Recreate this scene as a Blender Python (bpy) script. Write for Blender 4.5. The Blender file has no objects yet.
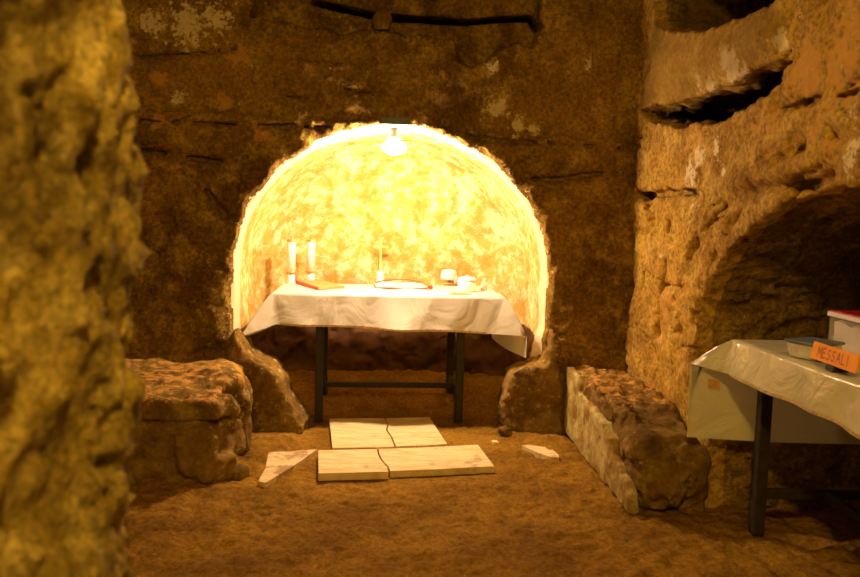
import bpy, bmesh, math, random
import numpy as np
from mathutils import Vector, Matrix

random.seed(7)
SC = bpy.context.scene
COL = SC.collection
PI = math.pi

# ------------------------------------------------------------------ camera
F = 800.0
H = 1.49


def camera_axes():
    r = math.radians(1.5)
    y = Vector(((391 - 430) / F, (288.5 - 215) / F, -1)).normalized()
    z = Vector((math.sin(r), math.cos(r), 0))
    z.z = (y.x * z.x + y.y * z.y) / (-y.z)
    z.normalize()
    return y.cross(z), y, z


AX, AY, AZ = camera_axes()
cam = bpy.data.cameras.new('camera')
camo = bpy.data.objects.new('camera', cam)
COL.objects.link(camo)
M = Matrix((AX, AY, AZ)).to_4x4()
M.translation = (0, 0, H)
camo.matrix_world = M
cam.sensor_width = 36
cam.lens = F * 36 / 860
cam.clip_start = 0.05
cam.clip_end = 100
cam.dof.use_dof = True
cam.dof.focus_distance = 4.9
cam.dof.aperture_fstop = 2.6
SC.camera = camo


def ray(px, py):
    v = Vector(((px - 430) / F, (288.5 - py) / F, -1))
    return Vector((AX.dot(v), AY.dot(v), AZ.dot(v)))


def at_z(px, py, z=0.0):
    d = ray(px, py)
    t = (z - H) / d.z
    return Vector((d.x * t, d.y * t, z))


def at_y(px, py, y):
    d = ray(px, py)
    t = y / d.y
    return Vector((d.x * t, y, H + d.z * t))


def at_x(px, py, x):
    d = ray(px, py)
    t = x / d.x
    return Vector((x, d.y * t, H + d.z * t))


# ------------------------------------------------------------------ noise
_rs = np.random.RandomState(11)
_perm = _rs.permutation(256).astype(np.int32)
_grad = _rs.normal(size=(256, 3)).astype(np.float32)
_grad /= np.linalg.norm(_grad, axis=1)[:, None]


def perlin(x, y, z):
    xi = np.floor(x).astype(np.int32)
    yi = np.floor(y).astype(np.int32)
    zi = np.floor(z).astype(np.int32)
    xf = (x - xi).astype(np.float32)
    yf = (y - yi).astype(np.float32)
    zf = (z - zi).astype(np.float32)
    u = xf * xf * xf * (xf * (xf * 6 - 15) + 10)
    v = yf * yf * yf * (yf * (yf * 6 - 15) + 10)
    w = zf * zf * zf * (zf * (zf * 6 - 15) + 10)
    out = 0.0
    for dx in (0, 1):
        for dy in (0, 1):
            for dz in (0, 1):
                h = _perm[(_perm[(_perm[(xi + dx) & 255] + yi + dy) & 255] + zi + dz) & 255]
                g = _grad[h]
                d = g[:, 0] * (xf - dx) + g[:, 1] * (yf - dy) + g[:, 2] * (zf - dz)
                out = out + d * (u if dx else 1 - u) * (v if dy else 1 - v) * (w if dz else 1 - w)
    return out * 1.6


def fbm(P, freq, octaves, gain=0.5, off=0.0, stretch=(1, 1, 1)):
    a, t = 1.0, 0.0
    f = freq
    for k in range(octaves):
        t = t + a * perlin(P[:, 0] * f * stretch[0] + off + 17.3 * k, P[:, 1] * f * stretch[1] + off * 1.7, P[:, 2] * f * stretch[2] - off)
        a *= gain
        f *= 2.03
    return t


def cracks(P, freq, off):
    # thin, mostly level fissures that come and go
    n = fbm(P, freq, 3, 0.5, off=off + 20, stretch=(1, 1, 2.4))
    g = fbm(P, 1.4, 2, off=off + 31)
    return -0.045 * np.exp(-(n / 0.035) ** 2) * sstep(0.12, 0.38, g)


def sstep(a, b, x):
    t = np.clip((x - a) / (b - a), 0, 1)
    return t * t * (3 - 2 * t)


# ------------------------------------------------------------------ signed distance tools
def grid(lo, hi, h):
    ax = [np.arange(l, u + h * 0.5, h, dtype=np.float32) for l, u in zip(lo, hi)]
    return np.meshgrid(*ax, indexing='ij')


def box_sd(X, Y, Z, lo, hi, r=0.0):
    q = [np.maximum(l + r - A, A - (u - r)) for A, l, u in zip((X, Y, Z), lo, hi)]
    o = np.sqrt(sum(np.maximum(a, 0) ** 2 for a in q))
    return o + np.minimum(np.maximum(np.maximum(q[0], q[1]), q[2]), 0) - r


def poly_sd(U, V, pts):
    """signed distance (negative inside) to a polygon, U and V of one shape"""
    d = np.full(U.shape, 1e9, np.float32)
    ins = np.zeros(U.shape, bool)
    n = len(pts)
    for i in range(n):
        ax, ay = pts[i]
        bx, by = pts[(i + 1) % n]
        ex, ey = bx - ax, by - ay
        t = np.clip(((U - ax) * ex + (V - ay) * ey) / (ex * ex + ey * ey + 1e-12), 0, 1)
        d = np.minimum(d, (U - ax - t * ex) ** 2 + (V - ay - t * ey) ** 2)
        c = ((ay > V) != (by > V)) & (U < ex * (V - ay) / (ey if abs(ey) > 1e-9 else 1e-9) + ax)
        ins ^= c
    d = np.sqrt(d)
    return np.where(ins, -d, d)


def line_dist(U, V, pts):
    d = np.full(U.shape, 1e9, np.float32)
    for (ax, ay), (bx, by) in zip(pts[:-1], pts[1:]):
        ex, ey = bx - ax, by - ay
        t = np.clip(((U - ax) * ex + (V - ay) * ey) / (ex * ex + ey * ey + 1e-12), 0, 1)
        d = np.minimum(d, (U - ax - t * ex) ** 2 + (V - ay - t * ey) ** 2)
    return np.sqrt(d)


def smax(a, b, k):
    h = np.maximum(k - np.abs(a - b), 0) / k
    return np.maximum(a, b) + h * h * k * 0.25


def smin(a, b, k):
    return -smax(-a, -b, k)


def roughen(Fv, X, Y, Z, fn, band):
    m = np.abs(Fv) < band
    P = np.stack((X[m], Y[m], Z[m]), 1)
    Fv[m] += fn(P).astype(np.float32)
    return Fv


def nets(Fv, lo, h):
    """surface nets: Fv > 0 is rock; returns vertices, quads facing the air"""
    nx, ny, nz = Fv.shape
    S = Fv > 0
    cnt = np.zeros((nx - 1, ny - 1, nz - 1), np.int8)
    for dx in (0, 1):
        for dy in (0, 1):
            for dz in (0, 1):
                cnt += S[dx:nx - 1 + dx, dy:ny - 1 + dy, dz:nz - 1 + dz]
    act = (cnt > 0) & (cnt < 8)
    I = np.argwhere(act)
    idx = np.full(act.shape, -1, np.int32)
    idx[act] = np.arange(len(I))
    acc = np.zeros((len(I), 3), np.float32)
    num = np.zeros(len(I), np.float32)
    cor = [(a, b, c) for a in (0, 1) for b in (0, 1) for c in (0, 1)]
    val = {c: Fv[I[:, 0] + c[0], I[:, 1] + c[1], I[:, 2] + c[2]] for c in cor}
    for a in cor:
        for k in range(3):
            if a[k] == 0:
                b = list(a)
                b[k] = 1
                b = tuple(b)
                fa, fb = val[a], val[b]
                x = (fa > 0) != (fb > 0)
                t = fa / np.where(x, fa - fb, 1)
                p = np.tile(np.array(a, np.float32), (len(I), 1))
                p[:, k] = t
                acc += p * x[:, None]
                num += x
    V = (I + acc / num[:, None]) * h + np.array(lo, np.float32)
    Q = []
    for k in range(3):
        A = [slice(None)] * 3
        B = [slice(None)] * 3
        A[k] = slice(0, -1)
        B[k] = slice(1, None)
        d = S[tuple(A)] != S[tuple(B)]
        E = np.argwhere(d)
        i, j = [q for q in range(3) if q != k]
        dims = (nx, ny, nz)
        ok = (E[:, i] > 0) & (E[:, j] > 0) & (E[:, i] < dims[i] - 1) & (E[:, j] < dims[j] - 1)
        E = E[ok]

        def cell(di, dj):
            c = E.copy()
            c[:, i] -= di
            c[:, j] -= dj
            return idx[c[:, 0], c[:, 1], c[:, 2]]
        q = np.stack((cell(0, 0), cell(1, 0), cell(1, 1), cell(0, 1)), 1)
        pos = S[E[:, 0], E[:, 1], E[:, 2]]
        flip = pos if k != 1 else ~pos
        q[~flip] = q[~flip][:, ::-1]
        Q.append(q)
    return V, np.concatenate(Q)


# ------------------------------------------------------------------ objects
def link(name, me, mat=None, parent=None):
    o = bpy.data.objects.new(name, me)
    COL.objects.link(o)
    if mat:
        me.materials.append(mat)
    if parent:
        o.parent = parent
    return o


def npmesh(name, V, Q, mat, parent=None, attrs=None, smooth=True):
    me = bpy.data.meshes.new(name)
    me.vertices.add(len(V))
    me.vertices.foreach_set('co', np.asarray(V, np.float32).ravel())
    me.loops.add(Q.size)
    me.loops.foreach_set('vertex_index', Q.ravel().astype(np.int32))
    me.polygons.add(len(Q))
    me.polygons.foreach_set('loop_start', np.arange(0, Q.size, 4, dtype=np.int32))
    me.polygons.foreach_set('use_smooth', np.full(len(Q), smooth))
    for k, a in (attrs or {}).items():
        at = me.attributes.new(k, 'FLOAT', 'POINT')
        at.data.foreach_set('value', np.asarray(a, np.float32))
    me.update(calc_edges=True)
    me.validate()
    return link(name, me, mat, parent)


def sub(V, Q, keep, attrs=None):
    """sub-mesh of the faces flagged in keep"""
    q = Q[keep]
    u, inv = np.unique(q, return_inverse=True)
    return V[u], inv.reshape(q.shape), {k: a[u] for k, a in (attrs or {}).items()}


def tag(o, label=None, cat=None, group=None, kind=None):
    if label:
        o['label'] = label
    if cat:
        o['category'] = cat
    if group:
        o['group'] = group
    if kind:
        o['kind'] = kind
    return o


def empty(name, loc, rz=0.0):
    o = bpy.data.objects.new(name, None)
    COL.objects.link(o)
    o.empty_display_size = 0.05
    o.location = loc
    o.rotation_euler = (0, 0, rz)
    return o


def bmo(name, bm, mat, parent=None, smooth=False, bevel=0.0, angle=35):
    bmesh.ops.recalc_face_normals(bm, faces=bm.faces)
    me = bpy.data.meshes.new(name)
    bm.to_mesh(me)
    bm.free()
    if smooth:
        for p in me.polygons:
            p.use_smooth = True
    o = link(name, me, mat, parent)
    if bevel:
        b = o.modifiers.new('bevel', 'BEVEL')
        b.width = bevel
        b.segments = 2
        b.limit_method = 'ANGLE'
    return o


def add_box(bm, lo, hi, mtx=None):
    c = [(a + b) / 2 for a, b in zip(lo, hi)]
    s = [abs(b - a) for a, b in zip(lo, hi)]
    m = Matrix.Translation(c) @ Matrix.Diagonal((*s, 1))
    bmesh.ops.create_cube(bm, size=1, matrix=(mtx @ m) if mtx else m)


def add_lathe(bm, prof, n=28, loc=(0, 0, 0), sx=1.0, sy=1.0):
    rings = []
    for r, z in prof:
        if r < 1e-6:
            rings.append([bm.verts.new((loc[0], loc[1], loc[2] + z))])
        else:
            rings.append([bm.verts.new((loc[0] + r * sx * math.cos(2 * PI * k / n), loc[1] + r * sy * math.sin(2 * PI * k / n), loc[2] + z)) for k in range(n)])
    for a, b in zip(rings[:-1], rings[1:]):
        for k in range(n):
            k2 = (k + 1) % n
            if len(a) == 1 and len(b) == 1:
                continue
            if len(a) == 1:
                bm.faces.new((a[0], b[k], b[k2]))
            elif len(b) == 1:
                bm.faces.new((a[k], b[0], a[k2]))
            else:
                bm.faces.new((a[k], b[k], b[k2], a[k2]))


def add_prism(bm, pts, z0, z1, bottom=True):
    lo = [bm.verts.new((x, y, z0)) for x, y in pts]
    hi = [bm.verts.new((x, y, z1)) for x, y in pts]
    n = len(pts)
    bm.faces.new(hi)
    if bottom:
        bm.faces.new(lo[::-1])
    for i in range(n):
        j = (i + 1) % n
        bm.faces.new((lo[i], lo[j], hi[j], hi[i]))


# ------------------------------------------------------------------ materials
class NB:
    def __init__(self, name):
        self.m = bpy.data.materials.new(name)
        self.m.use_nodes = True
        self.t = self.m.node_tree
        self.b = self.t.nodes['Principled BSDF']
        self.out = self.t.nodes['Material Output']
        self.co = self.t.nodes.new('ShaderNodeTexCoord').outputs['Object']

    def n(self, kind, **kw):
        x = self.t.nodes.new('ShaderNode' + kind)
        for k, v in kw.items():
            setattr(x, k, v)
        return x

    def l(self, a, b):
        self.t.links.new(a, b)

    def noise(self, scale, detail=4, rough=0.55, vec=None, dist=0.0):
        x = self.n('TexNoise')
        x.inputs['Scale'].default_value = scale
        x.inputs['Detail'].default_value = detail
        x.inputs['Roughness'].default_value = rough
        x.inputs['Distortion'].default_value = dist
        self.l(vec or self.co, x.inputs['Vector'])
        return x.outputs['Fac']

    def voro(self, scale, vec=None, feature='F1'):
        x = self.n('TexVoronoi', feature=feature)
        x.inputs['Scale'].default_value = scale
        self.l(vec or self.co, x.inputs['Vector'])
        return x.outputs['Distance']

    def vec_scale(self, s):
        x = self.n('Mapping')
        x.inputs['Scale'].default_value = s
        self.l(self.co, x.inputs['Vector'])
        return x.outputs['Vector']

    def rng(self, v, a, b, c=0.0, d=1.0, smooth=True):
        x = self.n('MapRange', interpolation_type='SMOOTHSTEP' if smooth else 'LINEAR')
        x.inputs['From Min'].default_value = a
        x.inputs['From Max'].default_value = b
        x.inputs['To Min'].default_value = c
        x.inputs['To Max'].default_value = d
        self.l(v, x.inputs['Value'])
        return x.outputs['Result']

    def math(self, op, a, b):
        x = self.n('Math', operation=op)
        for i, v in enumerate((a, b)):
            if isinstance(v, (int, float)):
                x.inputs[i].default_value = v
            else:
                self.l(v, x.inputs[i])
        return x.outputs[0]

    def mix(self, f, a, b, blend='MIX'):
        x = self.n('Mix', data_type='RGBA', blend_type=blend)
        if isinstance(f, (int, float)):
            x.inputs[0].default_value = f
        else:
            self.l(f, x.inputs[0])
        for i, v in ((6, a), (7, b)):
            if isinstance(v, tuple):
                x.inputs[i].default_value = (*v, 1)
            else:
                self.l(v, x.inputs[i])
        return x.outputs[2]

    def attr(self, name):
        x = self.n('Attribute', attribute_name=name)
        return x.outputs['Fac']

    def bump(self, h, strength, dist, base=None):
        x = self.n('Bump')
        x.inputs['Strength'].default_value = strength
        x.inputs['Distance'].default_value = dist
        self.l(h, x.inputs['Height'])
        if base:
            self.l(base, x.inputs['Normal'])
        return x.outputs['Normal']

    def fin(self, col=None, rough=0.9, normal=None, spec=0.2, metal=0.0):
        if isinstance(col, tuple):
            self.b.inputs['Base Color'].default_value = (*col, 1)
        elif col is not None:
            self.l(col, self.b.inputs['Base Color'])
        if isinstance(rough, (int, float)):
            self.b.inputs['Roughness'].default_value = rough
        else:
            self.l(rough, self.b.inputs['Roughness'])
        self.b.inputs['Specular IOR Level'].default_value = spec
        self.b.inputs['Metallic'].default_value = metal
        if normal is not None:
            self.l(normal, self.b.inputs['Normal'])
        return self.m


def rock_mat(name, dark, mid, light, pale=(0.80, 0.69, 0.36), orange=(0.62, 0.33, 0.06), scale=1.0, bump=0.6, pale_soft=0.12, grain=0.42):
    N = NB(name)
    a = N.rng(N.noise(1.3 * scale, 5, 0.6, dist=0.4), 0.35, 0.65)
    b = N.rng(N.noise(5.5 * scale, 6, 0.65), 0.42, 0.72)
    c = N.noise(38 * scale, 5, 0.7)
    col = N.mix(a, dark, mid)
    col = N.mix(N.math('MULTIPLY', b, 0.75), col, light)
    col = N.mix(1.0, col, N.mix(N.rng(c, 0.25, 0.75), (grain, grain, grain), (1.8 - grain, 1.8 - grain, 1.8 - grain)), 'MULTIPLY')
    # scattered pale crumbs in the tufa
    sp = N.rng(N.noise(22 * scale, 3, 0.5), 0.70, 0.76)
    col = N.mix(N.math('MULTIPLY', sp, 0.45), col, light)
    # painted attributes: pale plaster, orange tufa, browner stone and shade at the loculi
    nz = N.noise(21 * scale, 7, 0.75)
    pm = N.rng(N.math('ADD', N.attr('pale'), N.math('MULTIPLY', N.math('SUBTRACT', nz, 0.5), 3.0)), 0.5 - pale_soft, 0.5 + pale_soft)
    col = N.mix(N.math('MULTIPLY', pm, 0.9), col, pale)
    om = N.rng(N.math('ADD', N.attr('orange'), N.math('MULTIPLY', N.math('SUBTRACT', N.noise(14 * scale, 6, 0.68), 0.5), 2.6)), 0.40, 0.66)
    col = N.mix(N.math('MULTIPLY', om, 0.8), col, orange)
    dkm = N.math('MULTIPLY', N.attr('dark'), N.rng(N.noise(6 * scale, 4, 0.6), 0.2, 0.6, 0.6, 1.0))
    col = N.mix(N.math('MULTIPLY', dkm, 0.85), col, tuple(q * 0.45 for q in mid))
    h1 = N.noise(26 * scale, 7, 0.68)
    h2 = N.voro(55 * scale)
    nrm = N.bump(N.noise(9 * scale, 6, 0.6, dist=0.5), bump * 0.8, 0.07)
    nrm = N.bump(h1, bump, 0.035, nrm)
    nrm = N.bump(h2, bump * 0.35, 0.008, nrm)
    return N.fin(col, 0.92, nrm, 0.15)


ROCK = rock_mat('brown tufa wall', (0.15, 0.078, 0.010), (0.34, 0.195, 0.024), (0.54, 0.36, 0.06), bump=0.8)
ROCKR = rock_mat('orange tufa wall', (0.30, 0.155, 0.018), (0.50, 0.30, 0.034), (0.66, 0.46, 0.085), bump=0.27, grain=0.36)
ROCKN = rock_mat('grey yellow tufa', (0.17, 0.115, 0.016), (0.58, 0.42, 0.068), (0.84, 0.66, 0.18), scale=1.6, bump=0.9)
BENCH = rock_mat('bench rubble', (0.13, 0.070, 0.011), (0.25, 0.142, 0.021), (0.40, 0.27, 0.055), pale=(0.50, 0.40, 0.12), bump=0.3, grain=0.66)


def plaster_mat():
    N = NB('old niche plaster')
    a = N.rng(N.noise(3.6, 7, 0.66, dist=0.6), 0.37, 0.63)
    b = N.rng(N.noise(13, 6, 0.7), 0.44, 0.64)
    col = N.mix(a, (0.46, 0.29, 0.045), (0.62, 0.46, 0.125))
    col = N.mix(N.math('MULTIPLY', b, N.rng(a, 0, 1, 0.35, 1.0)), col, (0.87, 0.79, 0.50))
    d = N.rng(N.noise(30, 5, 0.7), 0.62, 0.72)
    col = N.mix(N.math('MULTIPLY', d, 0.4), col, (0.34, 0.18, 0.05))
    nz = N.noise(8, 6, 0.7)
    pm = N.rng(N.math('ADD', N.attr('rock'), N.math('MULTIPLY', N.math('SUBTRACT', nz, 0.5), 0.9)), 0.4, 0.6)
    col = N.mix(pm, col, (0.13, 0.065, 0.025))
    wm = N.rng(N.math('ADD', N.attr('pale'), N.math('MULTIPLY', N.math('SUBTRACT', N.noise(12, 6, 0.7), 0.5), 1.3)), 0.35, 0.65)
    col = N.mix(N.math('MULTIPLY', wm, 0.85), col, (0.82, 0.72, 0.46))
    col = N.mix(N.math('MULTIPLY', N.attr('band'), 0.8), col, (0.84, 0.73, 0.45))
    nrm = N.bump(N.math('MULTIPLY', N.noise(20, 7, 0.65), N.math('SUBTRACT', 1.0, N.attr('band'))), 0.3, 0.02)
    return N.fin(col, 0.9, nrm, 0.15)


PLASTER = plaster_mat()


def soil_mat():
    N = NB('trodden brown earth')
    a = N.rng(N.noise(2.2, 5, 0.6), 0.35, 0.65)
    b = N.noise(45, 5, 0.7)
    v = N.voro(11, N.vec_scale((1, 1.3, 1)), 'SMOOTH_F1')
    col = N.mix(a, (0.21, 0.108, 0.010), (0.33, 0.18, 0.016))
    col = N.mix(1.0, col, N.mix(N.rng(b, 0.3, 0.7), (0.65, 0.62, 0.6), (1.25, 1.25, 1.2)), 'MULTIPLY')
    sp = N.rng(N.noise(60, 2, 0.5), 0.74, 0.78)
    col = N.mix(N.math('MULTIPLY', sp, 0.5), col, (0.42, 0.30, 0.14))
    nrm = N.bump(v, 0.7, 0.04)
    nrm = N.bump(N.noise(14, 6, 0.65), 0.8, 0.03, nrm)
    nrm = N.bump(b, 0.4, 0.006, nrm)
    return N.fin(col, 0.95, nrm, 0.1)


SOIL = soil_mat()


def marble_mat(dirt):
    N = NB('worn pale marble' if dirt < 0.5 else 'dusty pale stripes')
    w = N.noise(3.0, 7, 0.6, N.vec_scale((1.2, 6, 1)), dist=1.2)
    col = N.mix(N.rng(w, 0.38, 0.68), (0.80, 0.67, 0.33), (0.62, 0.46, 0.17))
    g = N.rng(N.noise(5, 6, 0.7), 0.62 - 0.25 * dirt, 0.72 - 0.22 * dirt)
    col = N.mix(N.math('MULTIPLY', g, 0.55 + 0.4 * dirt), col, (0.30, 0.17, 0.05))
    nrm = N.bump(N.noise(30, 5, 0.6), 0.15, 0.006)
    return N.fin(col, 0.75, nrm, 0.3)


MARBLE = marble_mat(0.15)
DUSTY_PALE = marble_mat(0.55)


def plain(name, col, rough=0.5, metal=0.0, spec=0.4, var=0.12, scale=25, bump=0.0):
    N = NB(name)
    n = N.noise(scale, 4, 0.6)
    dk = tuple(c * (1 - var) for c in col)
    lt = tuple(min(1, c * (1 + var)) for c in col)
    c = N.mix(N.rng(n, 0.3, 0.7), dk, lt)
    nrm = N.bump(n, bump, 0.004) if bump else None
    return N.fin(c, rough, nrm, spec, metal)


def cloth_mat(name, col, rough, trans, fold):
    N = NB(name)
    n = N.noise(3.2, 3, 0.5, N.vec_scale((1.0, 1.0, 0.5)))
    c = N.mix(N.rng(n, 0.3, 0.7), tuple(q * 0.93 for q in col), col)
    nrm = N.bump(N.noise(4.5, 4, 0.5, dist=0.8), fold, 0.03)
    N.fin(c, rough, nrm, 0.45)
    N.b.inputs['Sheen Weight'].default_value = 0.15
    tr = N.n('BsdfTranslucent')
    N.l(c, tr.inputs['Color'])
    mx = N.n('MixShader')
    mx.inputs[0].default_value = trans
    N.l(N.b.outputs[0], mx.inputs[1])
    N.l(tr.outputs[0], mx.inputs[2])
    N.l(mx.outputs[0], N.out.inputs['Surface'])
    return N.m


SATIN = cloth_mat('white satin', (0.90, 0.87, 0.66), 0.40, 0.10, 0.6)
PLASTIC_CLOTH = cloth_mat('greyish shiny cloth', (0.72, 0.68, 0.34), 0.20, 0.15, 1.0)
TRIM = plain('gold hem braid', (0.62, 0.47, 0.18), 0.45, 0.0, 0.5, 0.35, 90)
LEGM = plain('dark painted steel', (0.034, 0.026, 0.014), 0.6, 0.0, 0.3, 0.2, 30)
TOPM = plain('table board', (0.22, 0.12, 0.05), 0.7)
WAX = plain('white candle wax', (0.93, 0.91, 0.84), 0.4, 0, 0.4, 0.03)
GLASSW = plain('white glazed holder', (0.90, 0.88, 0.8), 0.25, 0, 0.5, 0.03)
BRASS = plain('brass', (0.55, 0.37, 0.12), 0.35, 0.3, 0.5, 0.1)
GOLD = plain('gilded metal', (0.80, 0.58, 0.20), 0.45, 0.1, 0.5, 0.1)
RED = plain('red leather', (0.62, 0.045, 0.02), 0.5, 0, 0.4, 0.15)
TAN = plain('tan board cover', (0.56, 0.27, 0.09), 0.6, 0, 0.3, 0.12)
PAGETAN = plain('tan page edges', (0.66, 0.42, 0.18), 0.8)
PAPER = plain('white paper', (0.82, 0.78, 0.66), 0.8, 0, 0.2, 0.04, 60)
WHITE = plain('white linen', (0.86, 0.83, 0.76), 0.7, 0, 0.3, 0.03)
BLUE = plain('pale blue lid', (0.16, 0.20, 0.26), 0.5)
TUB = plain('white plastic tub', (0.66, 0.64, 0.52), 0.45)
REDP = plain('red plastic lid', (0.55, 0.012, 0.02), 0.4)
ORANGE = plain('orange card', (0.98, 0.37, 0.004), 0.65, 0, 0.2, 0.05)
INK = plain('brown ink', (0.22, 0.05, 0.012), 0.7)
BLACK = plain('black plastic', (0.02, 0.02, 0.018), 0.5)
HOUSING = plain('grey green lamp housing', (0.12, 0.13, 0.09), 0.5)
WICK = plain('dark wick', (0.06, 0.05, 0.04), 0.8)


def glass_mat(name, col, rough=0.08, alpha_trans=0.85):
    N = NB(name)
    N.b.inputs['Transmission Weight'].default_value = alpha_trans
    N.b.inputs['IOR'].default_value = 1.3
    n = N.noise(12, 2, 0.5)
    c = N.mix(N.rng(n, 0.3, 0.7), col, tuple(min(1, q * 1.05) for q in col))
    return N.fin(c, rough, None, 0.5)



AMBER = plain('amber wine', (0.72, 0.30, 0.02), 0.15)
WINE = plain('dark red wine', (0.30, 0.045, 0.02), 0.15)


def clear_plastic():
    N = NB('cloudy clear plastic')
    c = N.mix(N.rng(N.noise(6, 3, 0.5), 0.3, 0.7), (0.62, 0.55, 0.36), (0.72, 0.65, 0.45))
    N.fin(c, 0.25, None, 0.5)
    tr = N.n('BsdfTransparent')
    mx = N.n('MixShader')
    mx.inputs[0].default_value = 0.82
    N.l(N.b.outputs[0], mx.inputs[1])
    N.l(tr.outputs[0], mx.inputs[2])
    N.l(mx.outputs[0], N.out.inputs['Surface'])
    return N.m


CLEARP = clear_plastic()


def thin_glass():
    N = NB('thin clear glass')
    c = N.mix(N.rng(N.noise(8, 2, 0.5), 0.3, 0.7), (0.85, 0.83, 0.75), (0.92, 0.9, 0.82))
    N.fin(c, 0.08, None, 0.6)
    tr = N.n('BsdfTransparent')
    mx = N.n('MixShader')
    mx.inputs[0].default_value = 0.7
    N.l(N.b.outputs[0], mx.inputs[1])
    N.l(tr.outputs[0], mx.inputs[2])
    N.l(mx.outputs[0], N.out.inputs['Surface'])
    return N.m


GLASS = thin_glass()


def emit_mat(name, col, s):
    N = NB(name)
    n = N.noise(8, 2, 0.5)
    c = N.mix(N.rng(n, 0, 1), col, tuple(q * 0.98 for q in col))
    N.l(c, N.b.inputs['Emission Color'])
    N.b.inputs['Emission Strength'].default_value = s
    return N.fin((0.9, 0.85, 0.7), 0.3)


BULB_POWER = 222.0
BULBM = emit_mat('lit bulb glass', (1.0, 0.67, 0.50), BULB_POWER)

# ------------------------------------------------------------------ THE SETTING
VX = 0.0155          # voxel of the walls
WY = 5.5            # plane of the back wall
WX = 1.68           # plane of the right wall
ARCH_A, ARCH_B, ARCH_Z, ARCH_C = 1.085, 1.04, 1.05, 0.012


def y_uv(pts):      # image points on the back wall -> (x, z)
    return [(p.x, p.z) for p in (at_y(a, b, WY) for a, b in pts)]


def x_uv(pts):      # image points on the right wall -> (y, z)
    return [(p.y, p.z) for p in (at_x(a, b, WX) for a, b in pts)]


def blobs(U, V, spots):
    m = np.zeros(U.shape, np.float32)
    for (u, v), r, s in spots:
        m = np.maximum(m, s * np.exp(-((U - u) ** 2 + (V - v) ** 2) / (r * r)))
    return m


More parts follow.
